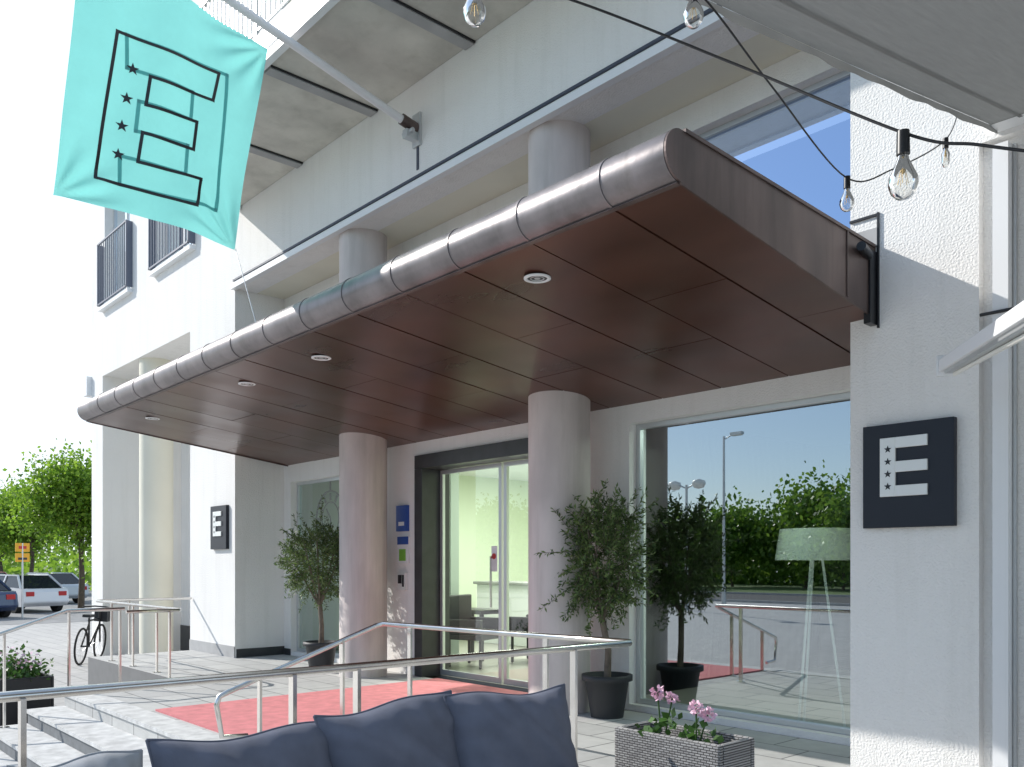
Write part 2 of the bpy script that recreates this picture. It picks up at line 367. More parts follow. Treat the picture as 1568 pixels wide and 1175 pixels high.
for a,b in zip(seams,seams[1:]):
    cuts=[3.51, 4.55 if k%2 else 5.35, 6.4]; k+=1
    for y0,y1 in zip(cuts,cuts[1:]):
        x0,x1=b+.007,a-.007; ya,yb=y0+.003,y1-.003
        dz=rng.uniform(-.002,.002); nn=8; vs=[];fs=[]
        amp=rng.uniform(-.009,.009)
        for i in range(nn+1):
            for j in range(nn+1):
                X=x0+(x1-x0)*i/nn; Y=ya+(yb-ya)*j/nn
                vs.append((X,Y,sz(Y)+dz+amp*math.sin(math.pi*i/nn)*math.sin(math.pi*j/nn)))
        for i in range(nn):
            for j in range(nn):
                q=i*(nn+1)+j; fs.append((q,q+1,q+nn+2,q+nn+1))
        sp.add(vs,fs,copper,True)
        e=[(x0,ya),(x1,ya),(x1,yb),(x0,yb)]
        for (p0,p1) in zip(e,e[1:]+e[:1]):
            sp.add([(p0[0],p0[1],sz(p0[1])+dz),(p1[0],p1[1],sz(p1[1])+dz),(p1[0],p1[1],sz(p1[1])+.03),(p0[0],p0[1],sz(p0[1])+.03)],[(0,1,2,3)],copper)
sp.make('soffit_panels',C,fixn=False)
ec=M()
for xx,dx in((XR,.012),(XL,-.012)):
    poly=arc+[(4.6,3.535),(6.4,3.475),(6.4,2.925),(3.5,3.292)]
    ec.prism(poly,0,min(xx,xx+dx),max(xx,xx+dx),endc)
ec.prism([(5.2,3.505),(5.22,3.505),(5.22,3.09),(5.2,3.092)],0,XR+.012,XR+.02,endc)
ec.prism([(3.52,3.575),(3.52,3.555),(5.58,3.49),(5.58,3.51)],0,XR-.01,XR+.022,endc)
ec.make('end_plates',C)
bk=M(); bk.box(-2.64,-2.595,5.5,5.6,2.98,3.46,blackm); bk.cyl((-2.605,5.5,3.42),(-2.56,5.3,3.42),.03,.03,blackm,16)
bk.box(-2.78,-2.59,5.58,5.599,3.5,3.62,stonegrey); bk.box(-2.592,-2.58,5.585,5.602,2.96,3.72,blackm); bk.box(-2.78,-2.592,5.585,5.602,3.70,3.715,blackm); bk.make('wall_bracket',C)
dlm=M()
for (x,y) in((-4.01,3.85),(-6.83,3.89),(-8.32,3.89),(-11.06,3.92)):
    z=sz(y)-.004
    dlm.lathe((x,y,z),[(.088,.0),(.088,-.008),(.068,-.011),(.064,-.004)],white,32); dlm.lathe((x,y,z),[(.047,-.006),(.042,-.009),(.040,-.004)],alu,24)
    dlm.cyl((x,y,z-.001),(x,y,z-.003),.066,.066,blackm,24); dlm.cyl((x,y,z-.004),(x,y,z-.006),.02,.02,alu,20)
dlm.make('recessed_lights',C)

# ---------------------------------------------------------------- signs
def star(mb,c,r,plane_y,m,th=.004):
    pts=[]
    for i in range(10):
        a=math.pi/2+i*math.pi/5; q=r if i%2==0 else r*.42
        pts.append((c[0]+q*math.cos(a),c[1]+q*math.sin(a)))
    mb.prism(pts,1,plane_y-th,plane_y,m)
def esign(x0):
    s=M(); x1=x0+.575; z0,z1=1.64,2.31
    s.box(x0,x1,5.55,5.598,z0,z1,signblack)
    a,b=x0+.12,x0+.42; t=5.535
    s.box(a,a+.10,t,5.552,1.84,2.22,silver)
    for z in(1.84,1.995,2.15): s.box(a+.1,b,t,5.552,z,z+.07,silver)
    s.make('hotel_wall_sign',bevel=.003)
    s2=M()
    for z in(1.905,1.985,2.065,2.145): star(s2,(a+.053,z),.025,t,blackm,.002)
    return s2.make('sign_stars',D.objects[[o.name for o in D.objects if o.name.startswith('hotel_wall_sign')][-1]])
esign(-2.67); esign(-13.17)
s=M(); s.box(-9.26,-9.02,6.36,6.398,1.83,2.16,blue); s.box(-9.2,-9.08,6.355,6.36,1.9,1.95,silver); s.make('hotel_plaque')
s=M(); s.box(-9.24,-9.0,6.37,6.398,1.42,1.76,white); s.box(-9.24,-9.0,6.365,6.37,1.66,1.76,blue); s.box(-9.2,-9.06,6.365,6.37,1.45,1.6,greens); s.make('rating_plaque')
s=M(); s.box(-9.22,-9.04,6.35,6.398,1.08,1.3,silver); s.box(-9.19,-9.12,6.34,6.35,1.16,1.27,blackm); s.box(-9.1,-9.07,6.34,6.35,1.12,1.27,blackm); s.make('door_intercom')

# ---------------------------------------------------------------- flag
F=E('flag')
pp=M(); pp.tube([(-7.73,5.52,6.2),(-7.73,1.7,7.06)],[.045,.035],white,16)
pp.make('flagpole',F)
b_=M(); b_.box(-7.8,-7.66,5.57,5.6,6.0,6.36,alu); b_.cyl((-7.73,5.6,6.19),(-7.73,5.38,6.235),.06,.06,endc,16); b_.box(-7.77,-7.69,5.42,5.58,6.05,6.14,alu)
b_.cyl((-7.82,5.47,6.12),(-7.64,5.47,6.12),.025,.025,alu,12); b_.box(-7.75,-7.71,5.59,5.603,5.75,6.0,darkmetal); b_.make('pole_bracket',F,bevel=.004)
def fx(y,z):
    w_=(6.6-z)/2.2
    q=-7.73+.022*math.sin(5*y+1.1*z)*(.4+w_)+.008*math.sin(11*y-3*z)+.02*math.sin(3*z+y)
    for (cy,cz,sg) in((3.5,4.36,1),(3.83,6.38,-1),(1.93,4.4,1)):
        dy,dz=y-cy,z-cz; r=math.hypot(dy,dz)
        q+=.02*math.sin(math.atan2(dz,dy)*14)*math.exp(-((r-.3)/.28)**2)
    return q
def fpt(u,v):
    TL=(2.16,6.8);TR=(3.83,6.38);BL=(1.93,4.40);BR=(3.5,4.36)
    y=(TL[0]*(1-u)+TR[0]*u)*(1-v)+(BL[0]*(1-u)+BR[0]*u)*v
    z=(TL[1]*(1-u)+TR[1]*u)*(1-v)+(BL[1]*(1-u)+BR[1]*u)*v
    z+= -.05*math.sin(math.pi*u)*(1-v)+.06*math.sin(math.pi*u)*v
    y+= .04*math.sin(math.pi*v)*(u-.5)*-1
    return (fx(y,z),y,z)
fl=M(); nu,nv=80,90; vs=[fpt(i/nu,j/nv) for i in range(nu+1) for j in range(nv+1)]
fs=[(i*(nv+1)+j,i*(nv+1)+j+1,(i+1)*(nv+1)+j+1,(i+1)*(nv+1)+j) for i in range(nu) for j in range(nv)]
fl.add(vs,fs,flagm,True); fl.make('flag_cloth',F,fixn=False)
lg=M()
lp=[(2.434,5.95),(3.337,5.944),(3.275,5.668),(2.706,5.663),(2.673,5.41),(3.124,5.417),(3.094,5.158),(2.651,5.169),(2.617,4.908),(3.166,4.914),(3.124,4.664),(2.276,4.674)]
def strip(a,b,hw,off=.008,m=blackm):
    n=30; d=Vector((b[0]-a[0],b[1]-a[1])); L=d.length; d/=L; pnt=Vector((-d[1],d[0])); vs=[];fs=[]
    for i in range(n+1):
        s_=-hw+(L+2*hw)*i/n
        for q in(-1,1):
            y=a[0]+d[0]*s_+pnt[0]*hw*q; z=a[1]+d[1]*s_+pnt[1]*hw*q; vs.append((fx(y,z)+off,y,z))
    for i in range(n): fs.append((2*i,2*i+1,2*i+3,2*i+2))
    lg.add(vs,fs,m)
for i in range(12): strip(lp[i],lp[(i+1)%12],.014)
mir=[(2*(2.86+.1*(z-5.3))-y,z+.01) for y,z in lp]
for i in range(12): strip(mir[i],mir[(i+1)%12],.016,.004,ghost)
for (y,z) in((2.563,5.68),(2.52,5.42),(2.487,5.18),(2.46,4.93)):
    vs=[(fx(y,z)+.012,y,z)]
    for i in range(10):
        a=math.pi/2+i*math.pi/5; q=.055 if i%2==0 else .022; Y=y+q*math.cos(a);Z=z+q*math.sin(a); vs.append((fx(Y,Z)+.012,Y,Z))
    lg.add(vs,[(0,i+1,(i+1)%10+1) for i in range(10)],blackm)
lg.make('flag_print',F,fixn=False)
M().tube([(-7.73,3.5,4.36),(-7.5,3.48,4.0),(-7.3,3.5,3.57)],.004,alu,6).make('tether_cord',F)
M().tube([(-7.73,3.83,6.38),(-7.73,3.95,6.54)],.008,alu,6).make('halyard_clip',F)

# ---------------------------------------------------------------- awning
A=E('awning')
aw=M(); nx,ny=50,40; vs=[]
for i in range(nx+1):
    for j in range(ny+1):
        X=-1.86+6*i/nx; Y=5.58-5.3*j/ny; z=4.0-.17*(5.58-Y)-.03*math.sin(math.pi*j/ny)+.012*math.sin(X*9+Y*1.5)*(1-math.exp(-3*(i/nx)))
        vs.append((X,Y,z))
aw.add(vs,[(i*(ny+1)+j,i*(ny+1)+j+1,(i+1)*(ny+1)+j+1,(i+1)*(ny+1)+j) for i in range(nx) for j in range(ny)],awnm,True)
vs=[]
for j in range(161):
    Y=5.58-5.3*j/160; z=4.0-.17*(5.58-Y)-.03*math.sin(math.pi*j/160)
    vs+= [(-1.862,Y,z),(-1.862+.004*math.sin(Y*17),Y,z-.035-.004*math.sin(Y*9)-.002*math.sin(Y*23))]
aw.add(vs,[(2*j,2*j+1,2*j+3,2*j+2) for j in range(160)],awnm,True)
for q in(-1.72,):
    vs=[]
    for j in range(61):
        Y=5.58-5.3*j/60; z=4.0-.17*(5.58-Y)-.03*math.sin(math.pi*j/60)-.006; vs+=[(q,Y,z),(q+.02,Y,z)]
    aw.add(vs,[(2*j,2*j+1,2*j+3,2*j+2) for j in range(60)],awnm,True)
aw.make('awning_fabric',A,fixn=False)
af=M(); af.box(-1.88,4.1,5.45,5.6,3.98,4.14,white); af.tube([(-1.84,.25,3.06),(4.1,.25,3.06)],.04,white); af.make('awning_frame',A)
# heater
H=M()
a0=Vector((-1.98,5.2,2.55)); a1=Vector((-.95,3.5,2.36))
H.bar(a0,a1,.13,.07,white); H.bar(a0+Vector((.03,-.05,-.045)),a1-Vector((0,0,.045)),.09,.03,alu); H.bar(a0-(a1-a0).normalized()*.03,a0,.15,.12,white)
H.tube([a0+Vector((.06,-.1,-.075)),a1-Vector((0,0,.075))],.012,lampwarm)
H.tube([a0+(a1-a0)*.15,(-1.93,5.6,2.75)],.015,alu)
H.make('patio_heater',bevel=.006)

# ---------------------------------------------------------------- string lights
def W(px,py,t):
    u=(px-784)/1319; v=(865-py)/1319
    return Vector((t*(-.7414+.6711*u),t*(.6711+.7414*u),1.4+t*v))
SL=E('string_lights')
sl=M()
def cat(pts,n=10):
    out=[]
    for i in range(len(pts)-1):
        p0=pts[max(0,i-1)];p1=pts[i];p2=pts[i+1];p3=pts[min(len(pts)-1,i+2)]
        for k in range(n):
            t=k/n; out.append(.5*((2*p1)+(-p0+p2)*t+(2*p0-5*p1+4*p2-p3)*t*t+(-p0+3*p1-3*p2+p3)*t**3))
    out.append(pts[-1]); return out
cable1=[W(600,-75,2.6),W(860,-5,2.5),W(1125,98,2.3),W(1385,204,2.0),W(1500,222,1.9),W(1640,240,1.8)]
cable2=[W(1000,-80,2.8),W(1085,5,2.8),W(1180,130,3.2),W(1296,272,3.9),W(1370,258,4.1),W(1445,217,4.6),W(1466,178,5.0)]
sl.tube(cat(cable1),.0036,blackm,8); sl.tube(cat(cable2),.0036,blackm,8)
sl.make('cables',SL)
bl=M()
def bulb(p,r=.032):
    bl.cyl(p+Vector((0,0,.004)),p-Vector((0,0,.05)),.014,.015,blackm,16)
    q=(p.x,p.y,p.z-.05)
    prof=[(.011,0),(.013,-.012),(.022,-.032),(r,-.055),(r*1.02,-.07),(r*.85,-.088),(r*.5,-.1),(.001,-.104)]
    bl.lathe(q,prof,bulbglass,20); bl.lathe(q,[(.004,-.005),(.005,-.04),(.001,-.045)],brass,8)
    for k in range(5):
        a=k*1.256; bl.tube([(q[0]+.004*math.cos(a),q[1]+.004*math.sin(a),q[2]-.03),(q[0]+.012*math.cos(a),q[1]+.012*math.sin(a),q[2]-.07)],.0007,brass,4)
bulb(W(1383,204,2.0)); bulb(W(1297,272,3.9)); bulb(W(727,-42,2.5)); bulb(W(1062,-30,2.8)); bulb(W(1448,213,4.6),.02)
bl.make('bulbs',SL,fixn=False)

# ---------------------------------------------------------------- handrails
def rail(pts,posts,name,r=.021):
    h=M(); h.tube(pts,r,steel,12)
    for (x,y,z1,z0) in posts:
        h.box(x-.022,x+.022,y-.01,y+.01,z0,z1,steel); h.cyl((x,y,z0),(x,y,z0+.01),.05,.05,steel,16)
    h.make(name)
rail([(-3.72,-.6,.9),(-3.70,.8,.9),(-3.64,2.2,.9),(-3.57,4.24,.9),(-3.62,4.3,.9),(-4.2,4.22,.9),(-6.15,4.1,.9),(-6.19,4.05,.885),(-6.2,2.75,.45),(-6.2,2.68,.42),(-6.2,2.66,.36),(-6.2,2.7,.12),(-6.2,2.9,.1)],
     [(-3.69,.82,.89,0),(-3.65,1.93,.89,0),(-3.64,2.27,.89,0),(-3.59,3.75,.89,0),(-5.8,4.12,.89,0),(-4.3,4.21,.89,0),(-6.19,3.72,.78,0),(-6.2,3.0,.53,0)],'handrail')
rail([(-10.2,3.3,.9),(-10.2,2.7,.9),(-10.2,1.3,.42),(-10.2,1.1,.42)],[(-10.2,3.25,.89,0),(-10.2,2.72,.89,0),(-10.2,2.1,.68,-.3),(-10.2,1.45,.45,-.45)],'handrail')
rail([(-14.0,5.58,.85),(-14.0,4.2,.85),(-13.9,4.1,.85),(-10.6,4.08,.85),(-10.45,4.0,.85),(-10.45,3.4,.85)],[(-14.0,4.6,.84,0),(-13.2,4.09,.84,0),(-12.3,4.09,.84,0),(-11.4,4.09,.84,0),(-10.45,3.9,.84,-.45)],'handrail')
rail([(-15.5,2.2,.5),(-12.4,2.2,.5),(-12.2,2.2,.5),(-12.2,.6,.5)],[(-15,2.2,.49,-.45),(-13.6,2.2,.49,-.45),(-12.4,2.2,.49,-.45),(-12.2,.9,.49,-.45)],'handrail')

# ---------------------------------------------------------------- sofa
S=E('outdoor_sofa')
def pillow(mb,c,w_,h_,t_,R,m,seed=0):
    n=44; r=np.random.default_rng(seed); ph=r.uniform(0,6,8)
    def pt(s_,q,side):
        a=s_*(1-.07*(1-q*q)); b=q*(1-.06*(1-s_*s_))
        th=t_/2*(max(0,(1-abs(s_)**3.2))*max(0,(1-abs(q)**3.2)))**.55
        th*=1+.10*math.sin(3*s_+ph[0]+2*q)+.07*math.sin(6*q+ph[1]+s_*4)+.045*math.sin(13*s_+ph[2]+9*q)
        ed=max(abs(s_),abs(q)); th*=1-.2*ed**4*(.5+.5*math.sin(17*(s_+ph[4])*(1 if abs(q)>abs(s_) else .3)+15*q*(0 if abs(q)>abs(s_) else 1)))
        return Vector((side*th,a*w_/2,b*h_/2+ .012*math.sin(4*s_+ph[3])*(q>0)*q))
    for side in(1,-1):
        vs=[Vector(c)+R@pt(-1+2*i/n,-1+2*j/n,side) for i in range(n+1) for j in range(n+1)]
        fs=[(i*(n+1)+j,(i+1)*(n+1)+j,(i+1)*(n+1)+j+1,i*(n+1)+j+1) for i in range(n) for j in range(n)]
        if side<0: fs=[f[::-1] for f in fs]
        mb.add(vs,fs,m,True)
    mb.tube([Vector(c)+R@pt(-1+2*i/n,1,1) for i in range(n+1)],.005,m,6)
    for sgn in(-1,1): mb.tube([Vector(c)+R@pt(sgn,-1+2*i/n,1) for i in range(n+1)],.005,m,6)
cu=M()
def RR(ty,tz,tx=0): return Matrix.Rotation(tz,3,'Z')@Matrix.Rotation(ty,3,'Y')@Matrix.Rotation(tx,3,'X')
pillow(cu,(-2.9,1.38,.575),.72,.46,.26,RR(-.25,.05,-.02),cushm,1)
pillow(cu,(-2.86,1.97,.615),.64,.48,.26,RR(-.22,-.05,.08),cushm,2)
pillow(cu,(-2.74,2.5,.62),.64,.48,.26,RR(-.3,-.12,-.03),cushm,3)
pillow(cu,(-2.84,.8,.6),.4,.42,.2,RR(-.25,.1,.0),cushlit,4)
cu.make('back_cushions',S,fixn=False)
sf=M(); sf.box(-3.2,-3.08,.6,2.8,.02,.66,wicker); sf.box(-3.08,-2.3,.6,2.8,.05,.3,wicker); sf.box(-3.2,-2.3,.5,.6,.02,.6,wicker)
sf.box(-3.05,-2.3,.62,1.33,.3,.42,cushm); sf.box(-3.05,-2.3,1.35,2.06,.3,.42,cushm); sf.box(-3.05,-2.3,2.08,2.79,.3,.42,cushm)
sf.make('sofa_frame',S,bevel=.02)
wp=M()
def hollow(mb,x0,x1,y0,y1,z0,z1,t,m):
    mb.box(x0,x1,y0,y0+t,z0,z1,m);mb.box(x0,x1,y1-t,y1,z0,z1,m);mb.box(x0,x0+t,y0+t,y1-t,z0,z1,m);mb.box(x1-t,x1,y0+t,y1-t,z0,z1,m)
hollow(wp,-2.66,-2.08,3.05,3.32,0,.645,.03,wicker); wp.box(-2.63,-2.11,3.08,3.29,.1,.59,soil)
wp.make('wicker_planter',bevel=.01)
def leaves(mb,pts,size,asp,m,dirs=None):
    vs=[];fs=[]
    for i,p in enumerate(pts):
        p=Vector(p)
        d=Vector(dirs[i]) if dirs is not None else Vector(rng.normal(size=3))
        d.normalize(); a=d.cross(Vector(rng.normal(size=3)));a.normalize(); L=size*rng.uniform(.7,1.25); w_=L*asp
        o=len(vs); vs+=[p,p+d*L*.5+a*w_*.5,p+d*L,p+d*L*.5-a*w_*.5]; fs.append((o,o+1,o+2,o+3))
    mb.add(vs,fs,m)
def geranium(name,x,y,z,heads,nl=60):
    g=M()
    P=[(x+rng.normal()*.05,y+rng.normal()*.05,z+rng.uniform(-.02,.07)) for _ in range(nl)]
    leaves(g,P,.045,.9,pleaf)
    for (dx,dy,dz) in heads:
        c_=Vector((x+dx,y+dy,z+dz)); g.tube([(x+dx*.3,y+dy*.3,z),c_],.004,pleaf,6)
        n=60; Q=[];Dd=[]
        for _ in range(n):
            v=Vector(rng.normal(size=3)).normalized(); Q.append(c_+v*rng.uniform(.01,.026)); Dd.append(v+Vector(rng.normal(size=3))*.8)
        leaves(g,Q,.02,.9,pink,Dd)
    g.make(name,fixn=False)
geranium('pelargonium_plant',-2.47,3.17,.63,[(-.03,.0,.18),(.04,.02,.16)],36)
geranium('pelargonium_plant',-2.27,3.15,.62,[(.0,.0,.15),(.04,.03,.12)],30)

# ---------------------------------------------------------------- olive trees
def olive_tree(x,y,h0,hc,rx,rz_,ztr,seed,n=260,lean=(0,0),ry=None):
    ry=ry or rx
    R=np.random.default_rng(seed); T=E('potted_olive_tree',(0,0,0))
    p=M(); p.lathe((x,y,0),[(.15,0),(.2,.33),(.235,.34),(.235,.39),(.2,.39),(.19,.34),(.001,.34)],pot,32); p.make('pot',T)
    t=M(); top=Vector((x+lean[0],y+lean[1],ztr))
    t.tube([(x,y,.3),(x+.015,y,.3+(ztr-.3)*.5),top],[.036,.03,.03],olivebark,10)
    C_=Vector((x+lean[0],y+lean[1],hc))
    for i in range(9):
        a=R.uniform(0,6.28); e=C_+Vector((math.cos(a)*rx*.55,math.sin(a)*ry*.55,R.uniform(-.3,.6)*rz_))
        m_=(top+e)/2+Vector((0,0,-.03)); t.tube([top-Vector((0,0,.03)),m_,e],[.017,.011,.006],olivebark,7)
    L=M(); P=[];Dd=[]
    for i in range(n):
        v=Vector(R.normal(size=3)).normalized(); rr=R.uniform(.08,1)**.5
        s0=C_+Vector((v.x*rx*rr*.8,v.y*ry*rr*.8,v.z*rz_*rr*.8))
        d=(v+Vector((0,0,.35))+Vector(R.normal(size=3))*.45); d.y*=ry/rx; d.normalize(); ln=R.uniform(.08,.2)*(2.3 if R.random()<.12 else 1)
        if v.z<-.2 and R.random()<.5: d=(d+Vector((0,0,-.9))).normalized()
        e=s0+d*ln
        if e.y>6.45: e.y=6.42
        t.tube([s0,e],[.003,.0015],olivebark,3,caps=False)
        k=int(ln/.009)
        for j in range(k):
            f=(j+.5)/k; P.append(s0+(e-s0)*f); Dd.append(d*.6+Vector(R.normal(size=3))*.8)
    leaves(L,P,.052,.3,olive,Dd)
    t.make('trunk_and_branches',T,fixn=False); L.make('foliage',T,fixn=False)
olive_tree(-5.3,5.98,0,1.47,.48,.64,.92,3,520,(-.02,-.05),.34)
olive_tree(-10.1,5.75,0,1.45,.56,.54,.88,5,500,(-.03,0))

# ---------------------------------------------------------------- trees
def treemesh(seed,h,cr,nl,ls,lm,sp_=.16):
    R=np.random.default_rng(seed); t=M(); P=[]
    tips=[]
    def br(p,d,l,r,lv):
        q=p+d*l; m_=(p+q)/2+Vector(R.normal(size=3))*l*.04
        t.tube([p,m_,q],[r,r*.85,r*.65],bark,7 if lv<2 else 4,caps=False)
        if lv>=1: tips.append((m_,l*.5)); 
        if lv==3: tips.append((q,l)); return
        for i in range(4 if lv<2 else 3):
            nd=(d*.75+Vector(R.normal(size=3))*.6+Vector((0,0,.12))).normalized(); br(q,nd,l*R.uniform(.62,.8),r*.55,lv+1)
    br(Vector((0,0,0)),Vector((0,0,1)),h*.30,h*.018,0)
    L=M(); n=nl//len(tips)
    for (c,s_) in tips:
        if R.random()<.1: continue
        for _ in range(n): P.append(c+Vector(R.normal(size=3))*cr*sp_)
    leaves(L,P,ls,.7,lm)
    return t,L
def place(name,tm,locs):
    t,L=tm; o1=t.make('trunk',None,fixn=False); o2=L.make('crown',None,fixn=False); first=True
    for (x,y,s_) in locs:
        T=E(name,(x,y,-.45),rng.uniform(0,6.28)); T.scale=(s_,s_,s_*rng.uniform(.95,1.1))
        for o in(o1,o2):
            q=o if first else D.objects.new(o.name,o.data)
            if not first: SC.collection.objects.link(q)
            q.parent=T
        first=False
place('deciduous_tree',treemesh(11,9,3.4,20000,.2,green),[(-39.5,11.0,.86),(-50,11.6,.85),(-62,12.5,.9),(-60,22,1)])
place('park_tree',treemesh(21,9,5,9000,.42,darkgreen,.2),[(-78+5.5*i+rng.uniform(-2,2),-46+rng.uniform(-5,5),rng.uniform(.75,1.0)) for i in range(17)])
hd=M(); P=[(rng.uniform(-130,-62),rng.uniform(5,45),rng.uniform(-.4,2.6)+rng.normal()*.6) for _ in range(7000)]
leaves(hd,P,.7,.7,green); hd.make('distant_trees',fixn=False)
hd=M(); P=[(rng.uniform(-110,20),-56+rng.normal()*2,abs(rng.normal())*2.6-.4) for _ in range(13000)]
leaves(hd,P,.9,.7,darkgreen); hd.make('hedge',fixn=False)

# ---------------------------------------------------------------- cars
def car(x,y,rz,col,seed=0):
    paint=mat('car_paint',col,.25,coat=1); T=E('parked_car',(x,y,-.444),rz)
    b=M()
    prof=[(-2.1,.35),(-2.15,.62),(-2.05,.82),(-1.15,.92),(-.95,.95),(1.25,.97),(2.0,.93),(2.12,.8),(2.15,.4),(1.95,.25),(1.72,.25),(1.65,.5),(1.4,.64),(1.15,.5),(1.08,.25),(-1.05,.22),(-1.12,.5),(-1.37,.64),(-1.62,.5),(-1.7,.25),(-1.95,.25)]
    b.prism(prof,1,-.86,.86,paint); b.make('body',T,bevel=.05)
    g=M()
    v=[(-1.15,-.8,.92),(1.8,-.8,.95),(1.2,-.6,1.42),(-.35,-.6,1.45),(-1.15,.8,.92),(1.8,.8,.95),(1.2,.6,1.42),(-.35,.6,1.45)]
    g.add(v,[(0,1,2,3),(7,6,5,4),(0,3,7,4),(1,5,6,2)],mat('car_glass',(.02,.025,.03),.08)); g.make('greenhouse',T)
    r=M(); r.add([(1.2,-.6,1.43),(-.35,-.6,1.46),(-.35,.6,1.46),(1.2,.6,1.43)],[(0,1,2,3)],paint)
    for s_ in(-1,1):
        for a,c in(((-1.15,s_*.8,.93),(-.35,s_*.6,1.45)),((.4,s_*.8,.95),(.4,s_*.6,1.45)),((1.8,s_*.8,.95),(1.2,s_*.6,1.43)),((-.35,s_*.6,1.45),(1.2,s_*.6,1.43))): r.bar(a,c,.07,.06,paint)
    r.make('roof',T)
    w_=M()
    for xx in(-1.37,1.4):
        for s_ in(-1,1):
            w_.cyl((xx,s_*.68,.32),(xx,s_*.88,.32),.32,.32,rubber,24); w_.cyl((xx,s_*.87,.32),(xx,s_*.89,.32),.2,.19,alu,16)
    w_.make('wheels',T)
    l=M()
    for s_ in(-.62,.62): l.box(-2.16,-2.08,s_-.16,s_+.16,.62,.76,lampwarm); l.box(2.06,2.15,s_-.15,s_+.15,.65,.82,redm)
    l.box(-2.17,-2.1,-.25,.25,.4,.5,white); l.make('lights',T)
car(-38.5,8.4,.25,(.75,.76,.78)); car(-35.5,5.9,.3,(.03,.05,.12)); car(-46,11.2,.3,(.6,.62,.65)); car(-54,10,.3,(.4,.05,.04)); car(-34,-21,0,(.75,.75,.75)); car(-12,-21.2,0,(.5,.5,.52))

# ---------------------------------------------------------------- street lamps
def lamp(x,y,h,double):
    l=M(); l.cyl((0,0,0),(0,0,h),.08,.05,alu,12); l.cyl((0,0,0),(0,0,.8),.11,.1,alu,12)
    for s_ in((-1,1) if double else (1,)):
        l.tube([(0,0,h-.15),(s_*.5,0,h+.05)],.03,alu); 
        if double: l.lathe((s_*.6,0,h),[(.02,.2),(.25,.12),(.28,0),(.2,-.15),(.02,-.2)],lampwarm,16)
        else: l.box(.4,1.0,-.12,.12,h,h+.12,alu); l.box(.45,.95,-.1,.1,h-.04,h,lampwarm)
    o=l.make('street_lamp'); o.location=(x,y,-.45)
lamp(-23,-21,7.8,False); lamp(-21.2,-15.7,5.1,True); lamp(-48,-18,7,False)
s=M(); s.cyl((0,0,0),(0,0,2.6),.03,.03,alu,10); s.box(-.02,.02,-.22,.22,1.95,2.25,yellow); s.box(-.02,.02,-.22,.22,2.3,2.6,yellow); s.box(.02,.025,-.14,.14,2.02,2.1,blackm); s.box(.02,.025,-.12,.12,2.4,2.5,redm)
o=s.make('traffic_sign'); o.location=(-33.5,7.45,-.45); 

# ---------------------------------------------------------------- bicycle
bi=M()
for yy in(-.52,.52):
    bi.tube([(0,yy+.33*math.cos(a),.34+.33*math.sin(a)) for a in np.linspace(0,2*math.pi,29)],.02,rubber,8,caps=False)
    for a in np.linspace(0,math.pi,7)[:-1]: bi.tube([(0,yy+.32*math.cos(a),.34+.32*math.sin(a)),(0,yy-.32*math.cos(a),.34-.32*math.sin(a))],.002,steel,4)
for a,c in(((0,-.52,.34),(0,-.1,.3)),((0,-.1,.3),(0,-.22,.85)),((0,-.22,.8),(0,.36,.8)),((0,-.1,.3),(0,.38,.7)),((0,.52,.34),(0,.34,.98)),((0,-.52,.34),(0,-.2,.75))): bi.tube([a,c],.018,blackm)
bi.tube([(-.28,.25,1.02),(-.1,.36,1.04),(.1,.36,1.04),(.28,.25,1.02)],.015,blackm); bi.box(-.07,.07,-.38,-.12,.87,.92,blackm)
bi.tube([(-.1,-.1,.22),(.1,-.1,.38)],.01,steel); bi.box(-.12,.12,.44,.64,.74,.94,blackm)
o=bi.make('bicycle'); o.location=(-17.6,5.05,-.45); o.rotation_euler=(0,.08,math.radians(56))

# ---------------------------------------------------------------- left planter
pl=M(); hollow(pl,-11.7,-10.9,2.2,2.75,-.449,.12,.03,blackm); pl.box(-11.67,-10.93,2.23,2.72,-.3,.08,soil); pl.make('planter_box',bevel=.01)
g=M(); P=[(-11.3+rng.normal()*.2,2.47+rng.normal()*.13,.1+abs(rng.normal())*.12) for _ in range(500)]; leaves(g,P,.07,.6,pleaf)
P=[(-11.3+rng.normal()*.2,2.47+rng.normal()*.13,.22+abs(rng.normal())*.08) for _ in range(90)]; leaves(g,P,.04,.9,pink); g.make('planter_flowers',fixn=False)

# ---------------------------------------------------------------- interior furniture
l=M(); 
l.lathe((-3.78,6.98,1.44),[(.34,0),(.30,.27)],lampwarm,32)
for a in(0.3,2.4,4.5): l.tube([(-3.78+.05*math.cos(a),6.98+.05*math.sin(a),1.5),(-3.78+.25*math.cos(a),6.98+.25*math.sin(a)*.8,0)],.011,white)
l.make('floor_lamp')
ck=M()
c0=(-11.75,6.85,2.12)
ck.tube([(c0[0]+.42*math.cos(a),c0[1],c0[2]+.42*math.sin(a)) for a in np.linspace(0,6.2832,41)],.014,blackm,8,caps=False)
ck.tube([(c0[0]+.25*math.cos(a),c0[1],c0[2]+.25*math.sin(a)) for a in np.linspace(0,6.2832,41)],.009,blackm,8,caps=False)
for i in range(12):
    a=i*math.pi/6; ck.bar((c0[0]+.28*math.cos(a),c0[1],c0[2]+.28*math.sin(a)),(c0[0]+.39*math.cos(a),c0[1],c0[2]+.39*math.sin(a)),.04,.01,blackm,up=(0,1,0))
ck.bar((c0[0],c0[1],c0[2]),(c0[0]-.12,c0[1],c0[2]+.15),.02,.01,blackm,up=(0,1,0)); ck.bar((c0[0],c0[1],c0[2]),(c0[0]+.05,c0[1],c0[2]-.25),.015,.01,blackm,up=(0,1,0))
ck.bar((c0[0],c0[1],c0[2]+.42),(c0[0],c0[1],3.1),.02,.02,blackm,up=(0,1,0))
ck.make('wall_clock')
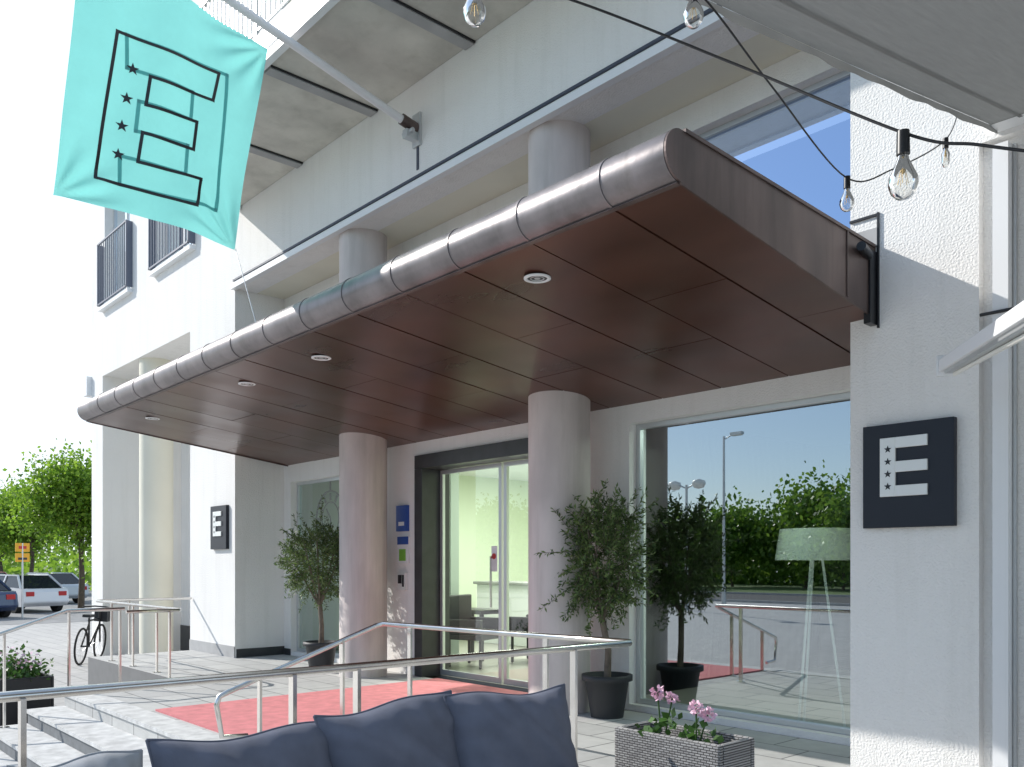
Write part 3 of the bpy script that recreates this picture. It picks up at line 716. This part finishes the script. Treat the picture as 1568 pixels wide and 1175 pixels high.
def chair(x,y,rz,m=blackm):
    c=M(); c.box(-.3,.3,-.28,.28,.38,.47,m); c.box(-.3,.3,.24,.32,.45,.98,m); c.box(-.32,-.26,-.28,.28,.45,.66,m); c.box(.26,.32,-.28,.28,.45,.66,m)
    for a in(-.26,.26):
        for b in(-.24,.26): c.box(a-.02,a+.02,b-.02,b+.02,0,.4,m)
    o=c.make('armchair',bevel=.015); o.location=(x,y,0.001); o.rotation_euler=(0,0,rz)
chair(-9.15,7.6,1.9); chair(-9.0,8.6,-1.2); chair(-.95,4.75,1.7,mat('dark_wicker',(.04,.02,.015),.5,var=.3,vscale=60,bump=.6,bscale=120))
tb=M(); tb.box(-10.3,-9.5,8.0,8.5,.68,.74,blackm); 
for a in(-10.25,-9.55):
    for b in(8.05,8.45): tb.box(a-.025,a+.025,b-.025,b+.025,0.001,.68,blackm)
tb.make('cafe_table',bevel=.005)
rd=M(); rd.box(-12.0,-9.6,10.0,10.6,0.001,1.05,white); rd.box(-12.05,-9.55,9.95,10.65,1.05,1.1,stonegrey); rd.box(-10.7,-10.4,10.2,10.25,1.15,1.4,blackm); rd.make('reception_desk',bevel=.01)
cr=M(); vs=[];n=160
for i in range(n+1):
    x=-11.0+4.6*i/n; y=12.3+.07*math.sin(i*.9); vs+=[(x,y,.02),(x,y,2.1)]
cr.add(vs,[(2*i,2*i+2,2*i+3,2*i+1) for i in range(n)],curt,True); cr.make('curtain',fixn=False)
def area(name,loc,e,s_):
    la=D.lights.new(name,'AREA'); la.energy=e; la.size=s_; la.color=(1,.98,.9)
    lo=D.objects.new(name,la); SC.collection.objects.link(lo); lo.location=loc
area('lobby_fill',(-9,10,3.05),400,3); area('lounge_fill',(-4,7.6,2.95),60,.6)  # unseen area lights added to brighten the lobby and lounge

# ---------------------------------------------------------------- light & world
sd=Vector((-2.0,-1,1.4)).normalized(); el=math.asin(sd.z); az=math.atan2(sd.x,sd.y)
wd=D.worlds.new('World'); SC.world=wd; wd.use_nodes=True; nt=wd.node_tree; N=nt.nodes; L=nt.links
sk=N.new('ShaderNodeTexSky'); sk.sky_type='NISHITA'; sk.sun_disc=False; sk.sun_elevation=el; sk.sun_rotation=az%(2*math.pi); sk.air_density=1; sk.dust_density=.4; sk.ozone_density=3
# white brightening painted into sky colour, strongest low west, to lift shaded walls
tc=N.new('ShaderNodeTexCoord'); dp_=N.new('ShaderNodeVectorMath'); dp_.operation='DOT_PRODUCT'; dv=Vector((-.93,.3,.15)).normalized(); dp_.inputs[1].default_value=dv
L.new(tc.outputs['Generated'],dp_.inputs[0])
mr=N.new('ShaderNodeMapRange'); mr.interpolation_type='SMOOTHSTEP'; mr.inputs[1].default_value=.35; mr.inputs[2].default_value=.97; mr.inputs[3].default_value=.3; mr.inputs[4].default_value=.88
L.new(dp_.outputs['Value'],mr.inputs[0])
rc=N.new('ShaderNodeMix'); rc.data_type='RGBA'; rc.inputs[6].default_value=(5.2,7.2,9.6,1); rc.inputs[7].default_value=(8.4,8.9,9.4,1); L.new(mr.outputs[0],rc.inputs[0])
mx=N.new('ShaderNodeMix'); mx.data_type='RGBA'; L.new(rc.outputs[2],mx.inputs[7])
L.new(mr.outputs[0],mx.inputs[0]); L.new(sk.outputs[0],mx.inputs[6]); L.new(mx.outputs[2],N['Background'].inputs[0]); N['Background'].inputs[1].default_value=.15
sun=D.lights.new('sun','SUN'); sun.energy=5; sun.angle=math.radians(.5); sun.color=(1,.96,.9)
su=D.objects.new('sun',sun); SC.collection.objects.link(su); su.rotation_euler=sd.to_track_quat('Z','Y').to_euler()
SC.view_settings.view_transform='Standard'; SC.view_settings.look='None'; SC.view_settings.exposure=0
cam=D.cameras.new('camera'); co=D.objects.new('camera',cam); SC.collection.objects.link(co)
co.location=(0,0,1.4); co.rotation_euler=(math.radians(90),0,math.radians(47.85)); cam.lens=30.28; cam.sensor_width=36; cam.sensor_fit='HORIZONTAL'; cam.shift_y=.177; cam.clip_end=2000; cam.clip_start=.05
SC.camera=co
